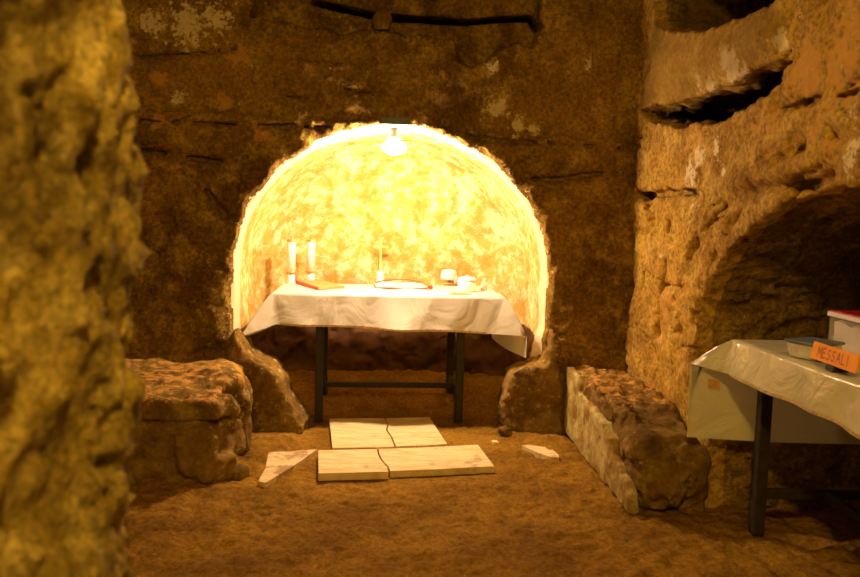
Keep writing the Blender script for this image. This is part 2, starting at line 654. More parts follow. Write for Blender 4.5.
def build_back():
    lo, hi = (-2.25, 5.32, -0.1), (1.95, 7.15, 3.35)
    X, Y, Z = grid(lo, hi, VX)
    U, V = X[:, 0, :], Z[:, 0, :]
    n2 = fbm(np.stack((U.ravel(), np.zeros(U.size, np.float32), V.ravel()), 1), 2.2, 3).reshape(U.shape)
    off = np.zeros(U.shape, np.float32)
    n3 = fbm(np.stack((U.ravel(), np.zeros(U.size, np.float32), V.ravel()), 1), 4.0, 3, 0.55, off=6).reshape(U.shape)
    # ledge of the lower course standing proud, upper courses stepping back
    zc = 2.15 - 0.05 * (U + 1.0) + 0.03 * n2
    off += 0.045 * sstep(zc - 0.015, zc + 0.015, V)
    zc2 = 2.52 + 0.04 * n2
    off += 0.03 * sstep(zc2 - 0.02, zc2 + 0.02, V) * sstep(-0.1, -0.5, U)
    # sloping lip under the slot at the top
    lip = poly_sd(U, V, y_uv([(250, 14), (300, 23), (345, 27), (390, 29), (420, 35), (453, 37), (458, 56), (472, 64), (488, 56), (500, 41), (536, 42), (541, 30), (542, -60), (250, -60)]))
    off += 0.12 * sstep(0.014, -0.014, lip + 0.03 * n2 + 0.022 * fbm(np.stack((U.ravel(), np.zeros(U.size, np.float32), V.ravel()), 1), 9, 3, off=4).reshape(U.shape))
    # socket of the wall foot left and right, patches fallen off
    off += 0.035 * sstep(0.02, -0.02, poly_sd(U, V, y_uv([(137, 175), (180, 168), (200, 185), (196, 215), (172, 232), (160, 260), (137, 270)])) + 0.04 * n2)
    off += 0.03 * sstep(0.02, -0.02, poly_sd(U, V, y_uv([(575, 250), (612, 240), (618, 345), (575, 350)])) + 0.05 * n2)
    f = Y - WY - off[:, None, :]
    # cracks and joints
    cr = [[(137, 148), (155, 151), (168, 154), (190, 157), (218, 161)], [(140, 121), (180, 122), (240, 125), (330, 127)],
          [(205, 190), (214, 206), (223, 215)], [(533, 178), (560, 179), (578, 176), (603, 173)], [(455, 133), (500, 141), (560, 143), (622, 147)],
          [(285, 95), (310, 97)], [(345, 88), (372, 92)], [(137, 55), (190, 50), (240, 45)]]
    dep = [0.05, 0.022, 0.04, 0.045, 0.025, 0.018, 0.018, 0.02]
    for pts, d in zip(cr, dep):
        ld = line_dist(U, V, y_uv(pts)) + 0.006 * n2
        f -= (d * np.exp(-(ld / 0.03) ** 2))[:, None, :]
        if d > 0.012:
            f = np.minimum(f, np.maximum((ld - 0.2 * d - 0.004 + 0.006 * n2)[:, None, :], Y - (WY + off[:, None, :] + 0.05 + d)))
    # slot (loculus) at the top
    slot = line_dist(U, V, y_uv([(310, -6), (345, 2), (372, 9), (400, 12), (440, 14), (468, 16), (505, 13), (535, 12), (541, 24)])) - 0.024 - 0.010 * n2
    lsd = np.maximum(np.repeat(slot[:, None, :], X.shape[1], 1), Y - (WY + 0.6))
    f = np.minimum(f, lsd)
    f = np.minimum(f, box_sd(X, Y, Z, (-0.45, WY + 0.30, 2.86), (1.0, WY + 1.3, 3.2), 0.03))
    # arched niche: apse with rounded back, vertical jambs, deeper rough hollow below
    zz = np.maximum(V - ARCH_Z, 0)
    q = np.sqrt(((U - ARCH_C) / ARCH_A) ** 2 + (zz / ARCH_B) ** 2)
    rad = (q - 1) * ARCH_A
    rad = np.where(V < ARCH_Z, np.abs(U - ARCH_C) - ARCH_A, rad)
    rad3 = np.repeat(rad[:, None, :], X.shape[1], 1) - (0.012 + 0.05 * np.clip(0.5 + 1.1 * n3, 0.0, 1.3))[:, None, :] * sstep(WY + 0.085, WY + 0.0, Y)
    low = sstep(0.74, 0.62, Z)
    nsd = smax(rad3 + 0.03 * np.maximum(Y - WY, 0), Y - (WY + 1.22 + 0.1 * low), 0.55)
    nsd = nsd + 0.02 * low
    f = np.minimum(f, nsd)
    del lsd, rad3

    def fn(P):
        inn = sstep(WY + 0.02, WY + 0.09, P[:, 1]) * sstep(0.60, 0.72, P[:, 2])
        r = 0.026 * fbm(P, 1.6, 3) + 0.021 * fbm(P, 7, 4, 0.62) - 0.018 * np.maximum(fbm(P, 15, 2), 0.2) + cracks(P, 1.1, 0.0)
        deep = sstep(WY + 0.16, WY + 0.34, P[:, 1])
        s = 0.020 * fbm(P, 1.7, 2, off=9) * (0.3 + 0.7 * deep) + 0.0035 * fbm(P, 9, 3, 0.6) * deep
        qq = np.sqrt(((P[:, 0] - ARCH_C) / ARCH_A) ** 2 + (np.maximum(P[:, 2] - ARCH_Z, 0) / ARCH_B) ** 2)
        rr = np.where(P[:, 2] < ARCH_Z, np.abs(P[:, 0] - ARCH_C) - ARCH_A, (qq - 1) * ARCH_A)
        r = r * (0.3 + 0.7 * sstep(0.0, 0.10, rr))
        lowr = 0.05 * fbm(P, 3.1, 4, 0.55, off=4) * sstep(0.72, 0.6, P[:, 2]) * sstep(WY + 0.06, WY + 0.2, P[:, 1])
        # ragged lip of the arch
        rim = np.exp(-((P[:, 1] - WY - 0.02) / 0.06) ** 2) * 0.011 * fbm(P, 7, 3, 0.6, off=2)
        return r * (1 - inn) + s * inn + lowr + rim
    f = roughen(f, X, Y, Z, fn, 0.16)
    Vv, Q = nets(f, lo, VX)
    x, y, z = Vv.T
    # stains and plaster remains
    spots = [((a.x, a.z), r, s) for (px, py, r, s) in
             [(157, 76, .045, 1.1), (238, 53, .05, 1.1), (222, 101, .06, .9), (160, 122, .04, .9), (262, 133, .04, .9), (150, 20, .10, .75), (185, 22, .16, .75), (215, 15, .12, .7),
              (178, 95, .06, .7), (495, 66, .05, .85), (497, 107, .09, .75), (520, 125, .08, .6), (300, 118, .05, .7), (380, 22, .06, .7), (535, 128, .05, .8), (240, 315, .08, .6), (160, 360, .05, .4), (590, 60, .06, .55)]
             for a in (at_y(px, py, WY),)]
    pale = blobs(x, z, spots)
    # ragged bright rim of plaster round the arch
    qq = np.sqrt(((x - ARCH_C) / ARCH_A) ** 2 + (np.maximum(z - ARCH_Z, 0) / ARCH_B) ** 2)
    rr = np.where(z < ARCH_Z, np.abs(x - ARCH_C) - ARCH_A, (qq - 1) * ARCH_A)
    pale = np.maximum(pale, 0.22 * np.exp(-((rr - 0.02) / 0.035) ** 2) * sstep(0.5, 0.7, z))
    ospots = [((a.x, a.z), r, s) for (px, py, r, s) in [(157, 76, .06, 1), (238, 53, .07, 1), (222, 101, .07, 1), (160, 122, .06, 1), (262, 133, .06, .9), (300, 190, .1, 0), (320, 110, .08, .5), (600, 110, .12, .45), (440, 70, .1, .4)]
              for a in (at_y(px, py, WY),)]
    orange = blobs(x, z, ospots)
    pale[blobs(x, z, [(c, r * 1.1, s) for c, r, s in ospots[:5]]) > 0.3] *= 0.35
    inn = (y > WY + 0.05) & (rr < 0.03)
    fc = inn[Q].sum(1) >= 3
    at = {'pale': pale, 'orange': orange}
    v1, q1, a1 = sub(Vv, Q, ~fc, at)
    wall = npmesh('wall_back', v1, q1, ROCK, attrs=a1)
    tag(wall, 'rough brown rock-cut back wall with the lit arched niche', kind='structure')
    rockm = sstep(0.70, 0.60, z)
    pspots = [((a.x, a.z), r, s) for (px, py, r, s) in [(470, 190, .22, .55), (500, 230, .2, .6), (350, 160, .25, .5), (440, 240, .1, .5), (290, 180, .15, .4), (520, 290, .12, .5), (300, 250, .12, .35)] for a in (at_y(px, py, 6.5),)]
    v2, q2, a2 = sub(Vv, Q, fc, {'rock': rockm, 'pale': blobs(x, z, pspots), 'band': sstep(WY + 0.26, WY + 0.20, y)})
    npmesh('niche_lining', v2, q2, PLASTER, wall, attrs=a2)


def build_right():
    lo, hi = (1.48, 0.3, -0.1), (3.05, 5.75, 3.35)
    h = VX
    X, Y, Z = grid(lo, hi, h)
    U, V = Y[0], Z[0]
    n2 = fbm(np.stack((np.zeros(U.size, np.float32), U.ravel(), V.ravel()), 1), 2.0, 3, off=3).reshape(U.shape)
    n2b = fbm(np.stack((np.zeros(U.size, np.float32), U.ravel(), V.ravel()), 1), 14, 3, off=3).reshape(U.shape)
    off = np.zeros(U.shape, np.float32)
    # courses: a crack line over the arch, flaked face above
    off += 0.03 * sstep(2.0, 2.04, V + 0.03 * n2) * sstep(3.6, 3.4, U)
    off += 0.02 * sstep(0.02, -0.02, poly_sd(U, V, x_uv([(640, 196), (700, 190), (770, 186), (735, 210), (700, 215), (690, 240), (655, 250)])) + 0.05 * n2)
    f = X - WX - off[None]
    cr = [[(772, 107), (800, 101), (830, 95), (862, 89)], [(640, 196), (660, 193), (690, 192)], [(745, 189), (775, 186), (800, 183), (822, 176)],
          [(635, 193), (640, 197)], [(718, 205), (706, 222), (700, 240)], [(662, 262), (658, 290), (656, 315)], [(826, 134), (835, 141), (850, 138), (862, 140)],
          [(740, 205), (730, 220)], [(785, 148), (800, 147)], [(700, 60), (720, 48)]]
    dep = [0.035, 0.03, 0.05, 0.06, 0.025, 0.05, 0.035, 0.03, 0.03, 0.01]
    for pts, d in zip(cr, dep):
        ld = line_dist(U, V, x_uv(pts)) + 0.008 * n2
        f -= (d * np.exp(-(ld / 0.035) ** 2))[None]
        if d > 0.012:
            f = np.minimum(f, np.maximum((ld - 0.2 * d - 0.004 + 0.006 * n2)[None], X - (WX + off[None] + 0.05 + d)))
    for px, py, r, d in [(694, 241, .06, .08), (690, 252, .05, .05), (664, 226, .045, .05), (660, 285, .05, .04), (700, 312, .07, .07), (692, 318, .05, .06), (656, 330, .06, .04), (713, 256, .03, .03), (672, 300, .03, .02)]:
        c = at_x(px, py, WX)
        f -= (1.7 * d * sstep(1.15, 0.55, np.sqrt((U - c.y) ** 2 * 1.3 + (V - c.z) ** 2) / r + 0.25 * n2b))[None]
    # two loculi cut one above the other
    s1 = poly_sd(U, V, x_uv([(639, 111), (664, 107), (700, 97), (734, 85), (748, 73), (775, 62), (781, 52), (779, 72), (768, 94), (756, 103), (738, 107), (710, 120), (675, 125), (650, 119)]))
    s2 = poly_sd(U, V, x_uv([(652, 18), (657, 26), (680, 30), (705, 29), (735, 16), (772, -4), (775, -60), (650, -60)]))
    for s in (s1, s2):
        f = np.minimum(f, np.maximum(np.repeat((s - 0.01)[None], X.shape[0], 0), X - (WX + 0.55)))
    f = np.minimum(f, box_sd(X, Y, Z, (WX + 0.16, 3.45, 2.08), (WX + 1.15, 5.25, 2.42), 0.03))
    f = np.minimum(f, box_sd(X, Y, Z, (WX + 0.16, 3.50, 2.62), (WX + 1.15, 5.25, 3.05), 0.03))
    # rock face between the loculi bulges, its plaster gone
    bul = poly_sd(U, V, x_uv([(643, 98), (655, 34), (700, 36), (735, 24), (770, 8), (783, 30), (772, 56), (735, 76), (700, 90)]))
    f += (0.03 * sstep(0.02, -0.12, bul))[None]
    # arched recess (arcosolium) over the table
    a, b, zs, cy = 1.40, 0.83, 0.80, 2.88
    zz = np.maximum(V - zs, 0)
    q = np.sqrt(((U - cy) / a) ** 2 + (zz / b) ** 2)
    rad = np.where(V < zs, np.abs(U - cy) - a, (q - 1) * 1.0)
    asd = smax(np.repeat(rad[None], X.shape[0], 0) - 0.10 * np.maximum(X - WX, 0), X - (WX + 1.2), 0.25)
    # ledge of rock left standing at the far end of the recess
    led = box_sd(X, Y, Z, (1.4, 4.02, -1), (4, 6, 0.40), 0.03)
    asd = np.maximum(asd, -led)
    f = np.minimum(f, asd)

    def fn(P):
        inn = sstep(WX + 0.03, WX + 0.15, P[:, 0])
        r = 0.026 * fbm(P, 1.5, 3, off=5) + 0.018 * fbm(P, 6.5, 4, 0.62) - 0.018 * np.maximum(fbm(P, 13, 2, off=1), 0.2) + cracks(P, 1.3, 4.0)
        i = 0.035 * fbm(P, 2.2, 3, off=7) + 0.030 * fbm(P, 8, 4, 0.6, off=2, stretch=(1, 1, 2.2))
        return r * (1 - inn) + i * inn
    f = roughen(f, X, Y, Z, fn, 0.16)
    Vv, Q = nets(f, lo, h)
    x, y, z = Vv.T
    spots = [((a.y, a.z), r, s) for (px, py, r, s) in
             [(733, 66, .09, 1.1), (728, 60, .07, 1), (742, 74, .06, .9), (708, 88, .06, .8), (700, 80, .04, .7), (778, 42, .05, .9), (697, 155, .08, .85), (690, 175, .10, .85), (714, 150, .06, .7), (720, 172, .05, .6), (850, 155, .08, .75), (855, 120, .06, .5), (690, 205, .05, .5), (660, 255, .08, .35)]
             for a in (at_x(px, py, WX),)]
    ospots = [((a.y, a.z), r, s) for (px, py, r, s) in
              [(800, 70, .18, .9), (835, 60, .25, .7), (760, 130, .25, .5), (700, 150, .35, .45), (668, 300, .35, .5), (845, 30, .25, .5), (820, 120, .2, .55)]
              for a in (at_x(px, py, WX),)]
    dark = 0.8 * sstep(0.05, -0.05, poly_sd(y, z, x_uv([(640, 104), (652, 20), (700, 30), (735, 20), (768, 0), (782, 20), (776, 44), (745, 72), (700, 92), (664, 106)])) + 0.05 * fbm(np.stack((x, y, z), 1), 5, 3))  # face between the loculi: browner stone, with its shade put into the colour
    dark = np.maximum(dark, 0.9 * sstep(WX + 0.1, WX + 0.25, x) * sstep(1.9, 2.0, z))  # shade inside the loculi painted into the rock colour
    out = sstep(WX + 0.12, WX + 0.04, x)
    pale, orange = blobs(y, z, spots) * out, blobs(y, z, ospots) * out
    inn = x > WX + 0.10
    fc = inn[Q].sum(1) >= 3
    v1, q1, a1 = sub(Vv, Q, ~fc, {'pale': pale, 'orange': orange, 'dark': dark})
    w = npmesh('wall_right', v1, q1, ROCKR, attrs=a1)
    tag(w, 'orange rock-cut right wall with two dark slots and an arched recess', kind='structure')
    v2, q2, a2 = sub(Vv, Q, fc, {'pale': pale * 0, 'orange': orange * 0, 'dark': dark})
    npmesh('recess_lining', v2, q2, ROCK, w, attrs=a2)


def build_near():
    lo, hi = (-1.45, 0.45, -0.05), (-0.25, 2.15, 2.75)
    h = 0.013
    X, Y, Z = grid(lo, hi, h)
    # plan: a jamb whose rounded corner shows at the left of the view
    U, V = X[:, :, 0], Y[:, :, 0]
    p = poly_sd(U, V, [(-0.70, -0.6), (-0.59, 0.8), (-0.50, 1.2), (-0.485, 1.40), (-0.53, 1.60), (-0.73, 1.84), (-1.2, 1.98), (-3, 2.0), (-3, -0.6)])
    f = -np.repeat(p[:, :, None], X.shape[2], 2) + 0.025
    # lower part a touch proud, a few hollows as in the photo
    for px, py, r, d in [(118, 20, .05, .05), (75, 45, .06, .05), (10, 230, .07, .06), (65, 340, .06, .04), (95, 440, .06, .05), (30, 150, .05, .03), (68, 190, .05, .04), (60, 500, .06, .03), (100, 300, .03, .02), (25, 420, .05, .03)]:
        dd = ray(px, py)
        c = Vector((0, 0, H)) + dd * ((1.32 - 0.0018 * (135 - px)) / dd.y)
        f -= d * np.exp(-((X - c.x) ** 2 + (Y - c.y) ** 2 * 0.5 + (Z - c.z) ** 2 * 0.7) / (r * r))

    for path in ([(68, 270), (66, 320), (72, 390)], [(112, 8), (118, 50), (100, 85)], [(60, 40), (80, 60)], [(0, 225), (25, 262), (45, 268)], [(108, 430), (88, 455), (55, 500), (15, 535)],
                 [(25, 470), (80, 436)], [(62, 195), (90, 215)], [(5, 120), (40, 160)], [(100, 395), (112, 440)]):
        for (ax, ay), (bx, by) in zip(path[:-1], path[1:]):
            for k in range(7):
                px, py = ax + (bx - ax) * k / 6, ay + (by - ay) * k / 6
                dd = ray(px, py)
                c = Vector((0, 0, H)) + dd * ((1.32 - 0.0018 * (135 - px)) / dd.y)
                d2 = (X - c.x) ** 2 + (Y - c.y) ** 2 * 0.35 + (Z - c.z) ** 2
                f = np.minimum(f, f * 0 + f - 0.045 * np.exp(-d2 / 0.00028) * (k < 6))

    def fn(P):
        return (0.024 * fbm(P, 4, 3, off=6) + 0.026 * fbm(P, 12, 4, 0.66, off=8, stretch=(1, 1, 0.8))
                - 0.034 * np.maximum(fbm(P, 15, 2, off=3), 0.15))
    f = roughen(f, X, Y, Z, fn, 0.11)
    Vv, Q = nets(f, lo, h)
    x, y, z = Vv.T
    w = npmesh('wall_near', Vv, Q, ROCKN, attrs={'pale': np.zeros(len(x)), 'orange': np.zeros(len(x))})
    tag(w, 'pitted yellow rock jamb out of focus close to the camera', kind='structure')


def sheet(name, fu, nu, nv, mat, kind='structure', label=None):
    """a grid sheet from fu(u, v) -> arrays, u and v in 0..1"""
    u, v = np.meshgrid(np.linspace(0, 1, nu), np.linspace(0, 1, nv), indexing='ij')
    P = fu(u.ravel(), v.ravel())
    k = np.arange(nu * nv).reshape(nu, nv)
    Q = np.stack((k[:-1, :-1], k[1:, :-1], k[1:, 1:], k[:-1, 1:]), -1).reshape(-1, 4)
    o = npmesh(name, P, Q, mat, attrs={'pale': np.zeros(nu * nv), 'orange': np.zeros(nu * nv)})
    tag(o, label, kind=kind)
    return o


def floor_z(x, y):
    P = np.stack((x, y, np.zeros_like(x)), 1).astype(np.float32)
    z = 0.010 * fbm(P, 1.1, 2) + 0.013 * fbm(P, 5.0, 3, 0.6, off=3) + 0.022 * np.abs(fbm(P, 7.0, 3, off=5)) + 0.012 * fbm(P, 13.0, 2, 0.5, off=8) - 0.009
    # soil heaped in the back of both recesses and at the wall feet
    z = z + 0.16 * sstep(5.95, 6.7, y) * sstep(1.5, 1.2, np.abs(x))
    z = z + 0.05 * np.exp(-((x + 0.75) / 0.25) ** 2 - ((y - 5.15) / 0.22) ** 2) + 0.03 * np.exp(-((x - 1.0) / 0.2) ** 2 - ((y - 5.3) / 0.15) ** 2)
    flat = np.exp(-(np.maximum(np.abs(x - 0.07) - 0.55, 0) ** 2 + np.maximum(np.abs(y - 4.95) - 0.5, 0) ** 2) / 0.01)
    return z * (1 - 0.85 * flat) - 0.004


def fl(u, v):
    x, y = -2.4 + 5.4 * u, -0.5 + 7.7 * v
    return np.stack((x, y, floor_z(x, y)), 1)


def clf(u, v):
    x, y = -2.4 + 5.4 * u, -0.5 + 7.7 * v
    P = np.stack((x, y, np.zeros_like(x)), 1).astype(np.float32)
    return np.stack((x, y, 3.28 + 0.06 * fbm(P, 1.5, 4)), 1)


def lwf(u, v):
    y, z = 1.7 + 4.2 * u, -0.1 + 3.5 * v
    P = np.stack((np.zeros_like(y), y, z), 1).astype(np.float32)
    return np.stack((-2.15 + 0.05 * fbm(P, 1.6, 4), y, z), 1)


build_back()
build_right()
build_near()
sheet('floor', fl, 330, 470, SOIL, label='trodden brown earth floor')
sheet('ceiling', clf, 90, 130, ROCK, label='rough brown rock ceiling')
sheet('wall_left', lwf, 80, 66, ROCK, label='rough brown rock wall left of the bench')


# ------------------------------------------------------------------ ROCK BENCHES AND BROKEN STUBS
def rock_object(name, f, X, Y, Z, lo, h, mat, base, attrs_fn=None):
    Vv, Q = nets(f, lo, h)
    at = {'pale': np.zeros(len(Vv)), 'orange': np.zeros(len(Vv))}
    if attrs_fn:
        at.update(attrs_fn(*Vv.T))
    o = npmesh(name, Vv - np.array(base, np.float32), Q, mat, attrs=at)
    o.location = base
    return o


def left_bench():
    h = 0.014
    lo, hi = (-2.2, 3.98, -0.06), (-0.55, 5.6, 0.85)
    X, Y, Z = grid(lo, hi, h)
    f = -box_sd(X, Y, Z, (-3, 4.36, -0.5), (-0.95, 5.9, 0.47), 0.03)
    # heap of rock rising at the inner end, against the wall foot
    f = smax(f, 0.21 - np.sqrt((X + 1.08) ** 2 + (Y - 5.15) ** 2 * 0.45 + (Z - 0.31) ** 2), 0.05)
    # stones of the broken inner end
    for c, r, a in [((-1.01, 4.55, 0.33), (.12, .13, .07), .5), ((-0.985, 4.62, 0.17), (.13, .12, .10), -.4), ((-0.97, 4.43, 0.06), (.10, .09, .07), .8), ((-1.0, 4.45, 0.40), (.12, .10, .06), -.3), ((-1.0, 5.0, 0.2), (.13, .2, .18), .2), ((-1.04, 4.85, 0.42), (.13, .14, .06), .6)]:
        dx, dy = X - c[0], Y - c[1]
        u_, v_ = dx * math.cos(a) + dy * math.sin(a), -dx * math.sin(a) + dy * math.cos(a)
        f = smax(f, -box_sd(u_, v_ + 0.25 * (Z - c[2]), Z - c[2], [-q for q in r], r, 0.03), 0.03)
    # squared stone set in the front face, joint above it
    f = np.maximum(f, -box_sd(X, Y, Z, (-1.14, 4.33, 0.03), (-0.94, 4.6, 0.30), 0.015))
    f -= 0.03 * np.exp(-((Z - 0.325) / 0.014) ** 2) * (Y < 4.5)

    def fn(P):
        return 0.026 * fbm(P, 2.6, 3, off=1) + 0.016 * fbm(P, 8, 5, 0.66, off=2) - 0.018 * np.maximum(fbm(P, 6, 3, off=12), 0.1)
    f = roughen(f, X, Y, Z, fn, 0.1)

    def at(x, y, z):
        return {'pale': 0.35 * sstep(-1.1, -0.8, x) * sstep(0.1, 0.3, z), 'orange': 0.5 * sstep(0.40, 0.46, z)}
    o = rock_object('rock_bench', f, X, Y, Z, lo, h, BENCH, (-1.4, 4.7, 0), at)
    tag(o, 'low ragged rock bench with a crumbled end, left of the lit niche', 'bench', 'rock benches along the walls')


def right_bench():
    h = 0.014
    lo, hi = (1.08, 3.7, -0.06), (1.72, 5.56, 0.62)
    X, Y, Z = grid(lo, hi, h)
    f = -box_sd(X, Y, Z, (1.28, 3.98, -0.5), (1.69, 5.9, 0.45), 0.035)
    # ragged upper course along the top edge, worn lower toward the front
    f -= (0.09 * sstep(4.6, 4.1, Y)) * sstep(0.25, 0.45, Z)
    up = box_sd(X, Y, Z, (1.30, 4.1, 0.2), (1.42, 5.5, 0.475), 0.03)
    f = smax(f, -up - 0.05 * sstep(4.9, 4.2, Y), 0.03)
    for c, r in [((1.36, 4.05, 0.30), .12), ((1.42, 3.98, 0.14), .16), ((1.55, 4.02, 0.2), .15)]:
        f = smax(f, r * 0.85 - np.sqrt((X - c[0]) ** 2 + (Y - c[1]) ** 2 + (Z - c[2]) ** 2), 0.04)

    def fn(P):
        return 0.016 * fbm(P, 3.0, 3, off=11) + 0.022 * fbm(P, 9, 5, 0.66, off=12) - 0.02 * np.maximum(fbm(P, 7, 3, off=1), 0.1)
    f = roughen(f, X, Y, Z, fn, 0.1)

    def at(x, y, z):
        return {'pale': np.zeros_like(x) + 0.15 * (x < 1.33), 'orange': 0.5 * sstep(0.40, 0.46, z)}
    base = (1.48, 4.7, 0)
    o = rock_object('rock_bench', f, X, Y, Z, lo, h, BENCH, base, at)
    tag(o, 'low rock bench with pale plastered side, along the orange right wall', 'bench', 'rock benches along the walls')
    # plaster facing: broken-edged sheet on the side toward the room
    N = NB('greenish yellow plaster')
    a = N.rng(N.noise(7, 6, 0.7), 0.38, 0.62)
    col = N.mix(a, (0.30, 0.18, 0.035), (0.54, 0.46, 0.15))
    d = N.rng(N.noise(16, 6, 0.75), 0.57, 0.66)
    col = N.mix(N.math('MULTIPLY', d, 0.8), col, (0.25, 0.14, 0.05))
    pm = N.fin(col, 0.9, N.bump(N.noise(24, 6, 0.7), 0.6, 0.02), 0.15)
    facing = [(5.47, 0.02), (5.47, 0.455), (5.40, 0.48), (5.25, 0.475), (5.12, 0.46), (5.06, 0.37), (4.95, 0.375), (4.88, 0.36), (4.7, 0.35), (4.55, 0.335), (4.42, 0.33), (4.3, 0.27), (4.2, 0.19), (4.1, 0.16), (4.0, 0.15), (3.93, 0.10), (3.91, 0.0), (4.4, 0.0), (5.0, 0.0)]
    lo2, hi2 = (1.15, 3.86, -0.03), (1.36, 5.53, 0.53)
    X, Y, Z = grid(lo2, hi2, 0.009)
    nn = fbm(np.stack((np.zeros(Y[0].size, np.float32), Y[0].ravel(), Z[0].ravel()), 1), 9, 3, off=2).reshape(Y[0].shape)
    s = poly_sd(Y[0], Z[0], facing) + 0.018 * nn * (Z[0] > 0.06)
    f = -smax(np.repeat(s[None], X.shape[0], 0), np.abs(X - 1.268) - 0.028, 0.02)
    f = roughen(f, X, Y, Z, lambda P: 0.008 * fbm(P, 8, 4, 0.6), 0.04)
    Vv, Q = nets(f, lo2, 0.009)
    npmesh('plaster_facing', Vv - np.array(base, np.float32), Q, pm, o)


def stub(poly, y0, y1, lo, hi, base, label, extra=()):
    h = 0.012
    X, Y, Z = grid(lo, hi, h)
    s = poly_sd(X[:, 0, :], Z[:, 0, :], poly)
    f = -smax(np.repeat(s[:, None, :], X.shape[1], 1), np.abs(Y - (y0 + y1) / 2) - (y1 - y0) / 2, 0.05)
    for c, r in extra:
        f = smax(f, r - np.sqrt((X - c[0]) ** 2 + (Y - c[1]) ** 2 + (Z - c[2]) ** 2), 0.04)
    f = roughen(f, X, Y, Z, lambda P: 0.018 * fbm(P, 5, 3, off=base[0]) + 0.014 * fbm(P, 11, 5, 0.66, off=3), 0.1)
    o = rock_object('broken_wall_stub', f, X, Y, Z, lo, h, BENCH, base, lambda x, y, z: {'pale': np.full(len(x), 0.18), 'orange': np.full(len(x), 0.1)})
    tag(o, label, 'rubble wall', 'broken wall stubs under the niche')


left_bench()
right_bench()
pl = [(p.x, max(p.z, -0.1)) for p in (at_y(a, b, 5.32) for a, b in [(236, 330), (246, 352), (262, 361), (275, 368), (283, 380), (284, 394), (290, 404), (299, 414), (304, 424), (300, 470), (225, 470), (225, 345)])]
stub(pl, 5.26, 5.62, (-1.3, 5.1, -0.06), (-0.45, 5.8, 0.85), (-0.85, 5.4, 0), 'low broken rubble wall with a stepped edge, at the left foot of the niche')
pr = [(p.x, max(p.z, -0.1)) for p in (at_y(a, b, 5.45) for a, b in [(508, 470), (503, 425), (502, 405), (506, 388), (513, 373), (528, 367), (541, 362), (548, 345), (552, 330), (560, 345), (561, 470)])]
stub(pr, 5.40, 5.72, (0.66, 5.22, -0.06), (1.25, 5.9, 0.85), (0.95, 5.5, 0), 'rounded broken rubble wall lump at the right foot of the niche')


def stone(p, size, seed, label, squash=0.7, group='loose stones by the broken walls', rz=0.0):
    bm = bmesh.new()
    bmesh.ops.create_icosphere(bm, subdivisions=3, radius=1)
    P = np.array([v.co for v in bm.verts], np.float32)
    # chip it with flat facets, then roughen
    rs = np.random.RandomState(seed)
    d = np.ones(len(P)) * 1.2
    for k in range(9):
        n = rs.normal(size=3)
        n /= np.linalg.norm(n)
        dd = P @ n
        d = np.minimum(d, np.where(dd > 0.05, rs.uniform(0.68, 0.95) / np.maximum(dd, 0.05), 9))
    d = d + 0.06 * fbm(P, 2.5, 3, off=seed)
    for v, k in zip(bm.verts, d):
        v.co = (v.co.x * k * size[0], v.co.y * k * size[1], max(v.co.z * k * size[2], -size[2] * 0.55) + size[2] * 0.5)
    o = bmo('loose_stone', bm, BENCH, smooth=True)
    o.location = p
    o.rotation_euler = (0, 0, rz)
    tag(o, label, 'stone', group)
    return o


def fz(x, y):
    return float(floor_z(np.array([x], np.float32), np.array([y], np.float32))[0])


def on_floor(px, py, dz=0.0):
    p = at_z(px, py, 0.01)
    p.z = fz(p.x, p.y) + dz
    return p


stone(on_floor(239, 474), (.06, .055, .05), 3, 'angular brown loose stone lowest at the crumbled bench end', rz=.4)
stone(on_floor(225, 472), (.085, .06, .055), 5, 'long brown loose stone lying against the crumbled bench end', rz=.2)
stone(on_floor(301, 424), (.05, .045, .05), 8, 'pale squared loose stone at the tip of the stepped rubble wall', rz=.7)
stone(on_floor(294, 428), (.045, .045, .08), 9, 'small upright loose stone leaning on the stepped rubble wall tip', rz=.1)
stone(on_floor(506, 434), (.05, .04, .04), 12, 'small loose stone at the foot of the rounded rubble lump', rz=.3)
p = at_z(557, 431, 0.0)
s = stone(Vector((p.x + .02, p.y + .02, fz(p.x, p.y) - 0.01)), (.09, .085, .26), 14, 'tall squared block between the rounded rubble lump and the right bench', rz=.1)


q = at_y(381, 29, WY + 0.07)
stone(q, (.075, .045, .085), 41, 'orange pointed stone on the ledge under the dark slot of the back wall', rz=.3, group='stones on the ledge')

# ------------------------------------------------------------------ MARBLE ON THE FLOOR
def slab(pix, z0, z1, label, mat=MARBLE, name='marble_slab', group='broken marble slabs before the altar', cat='slab', bevel=0.004):
    pts = [at_z(a, b, z1) for a, b in pix]
    c = sum(pts, Vector()) / len(pts)
    bm = bmesh.new()
    add_prism(bm, [(p.x - c.x, p.y - c.y) for p in pts], z0 - z0, z1 - z0)
    o = bmo(name, bm, mat, bevel=bevel)
    o.location = (c.x, c.y, z0)
    tag(o, label, cat, group)
    return o


slab([(318, 450), (350, 449.5), (377, 448.8), (378, 454), (381, 460), (387, 466), (388.5, 471.5), (350, 472.5), (318.3, 473.3)], -0.004, 0.042, 'left piece of the thick cracked marble slab nearest the camera')
slab([(378.3, 448.8), (430, 447), (478, 444.4), (486, 455), (494.6, 466), (440, 468.8), (390, 470.8), (388.4, 466), (382.5, 460), (379.4, 454)], -0.004, 0.038, 'right longer piece of the thick cracked marble slab nearest the camera')
slab([(329.3, 418.6), (360, 418), (384.5, 418), (387.5, 424), (386, 430), (390.5, 436), (394.6, 446.6), (360, 447.4), (332.2, 447.9)], -0.004, 0.026, 'left of the two thin marble slabs at the altar table feet')
slab([(385.8, 418), (410, 417.5), (429.8, 417), (438, 430), (447.3, 443.8), (420, 445.5), (396, 446.3), (391.8, 436), (387.3, 430), (388.8, 424)], -0.004, 0.024, 'right of the two thin marble slabs at the altar table feet')
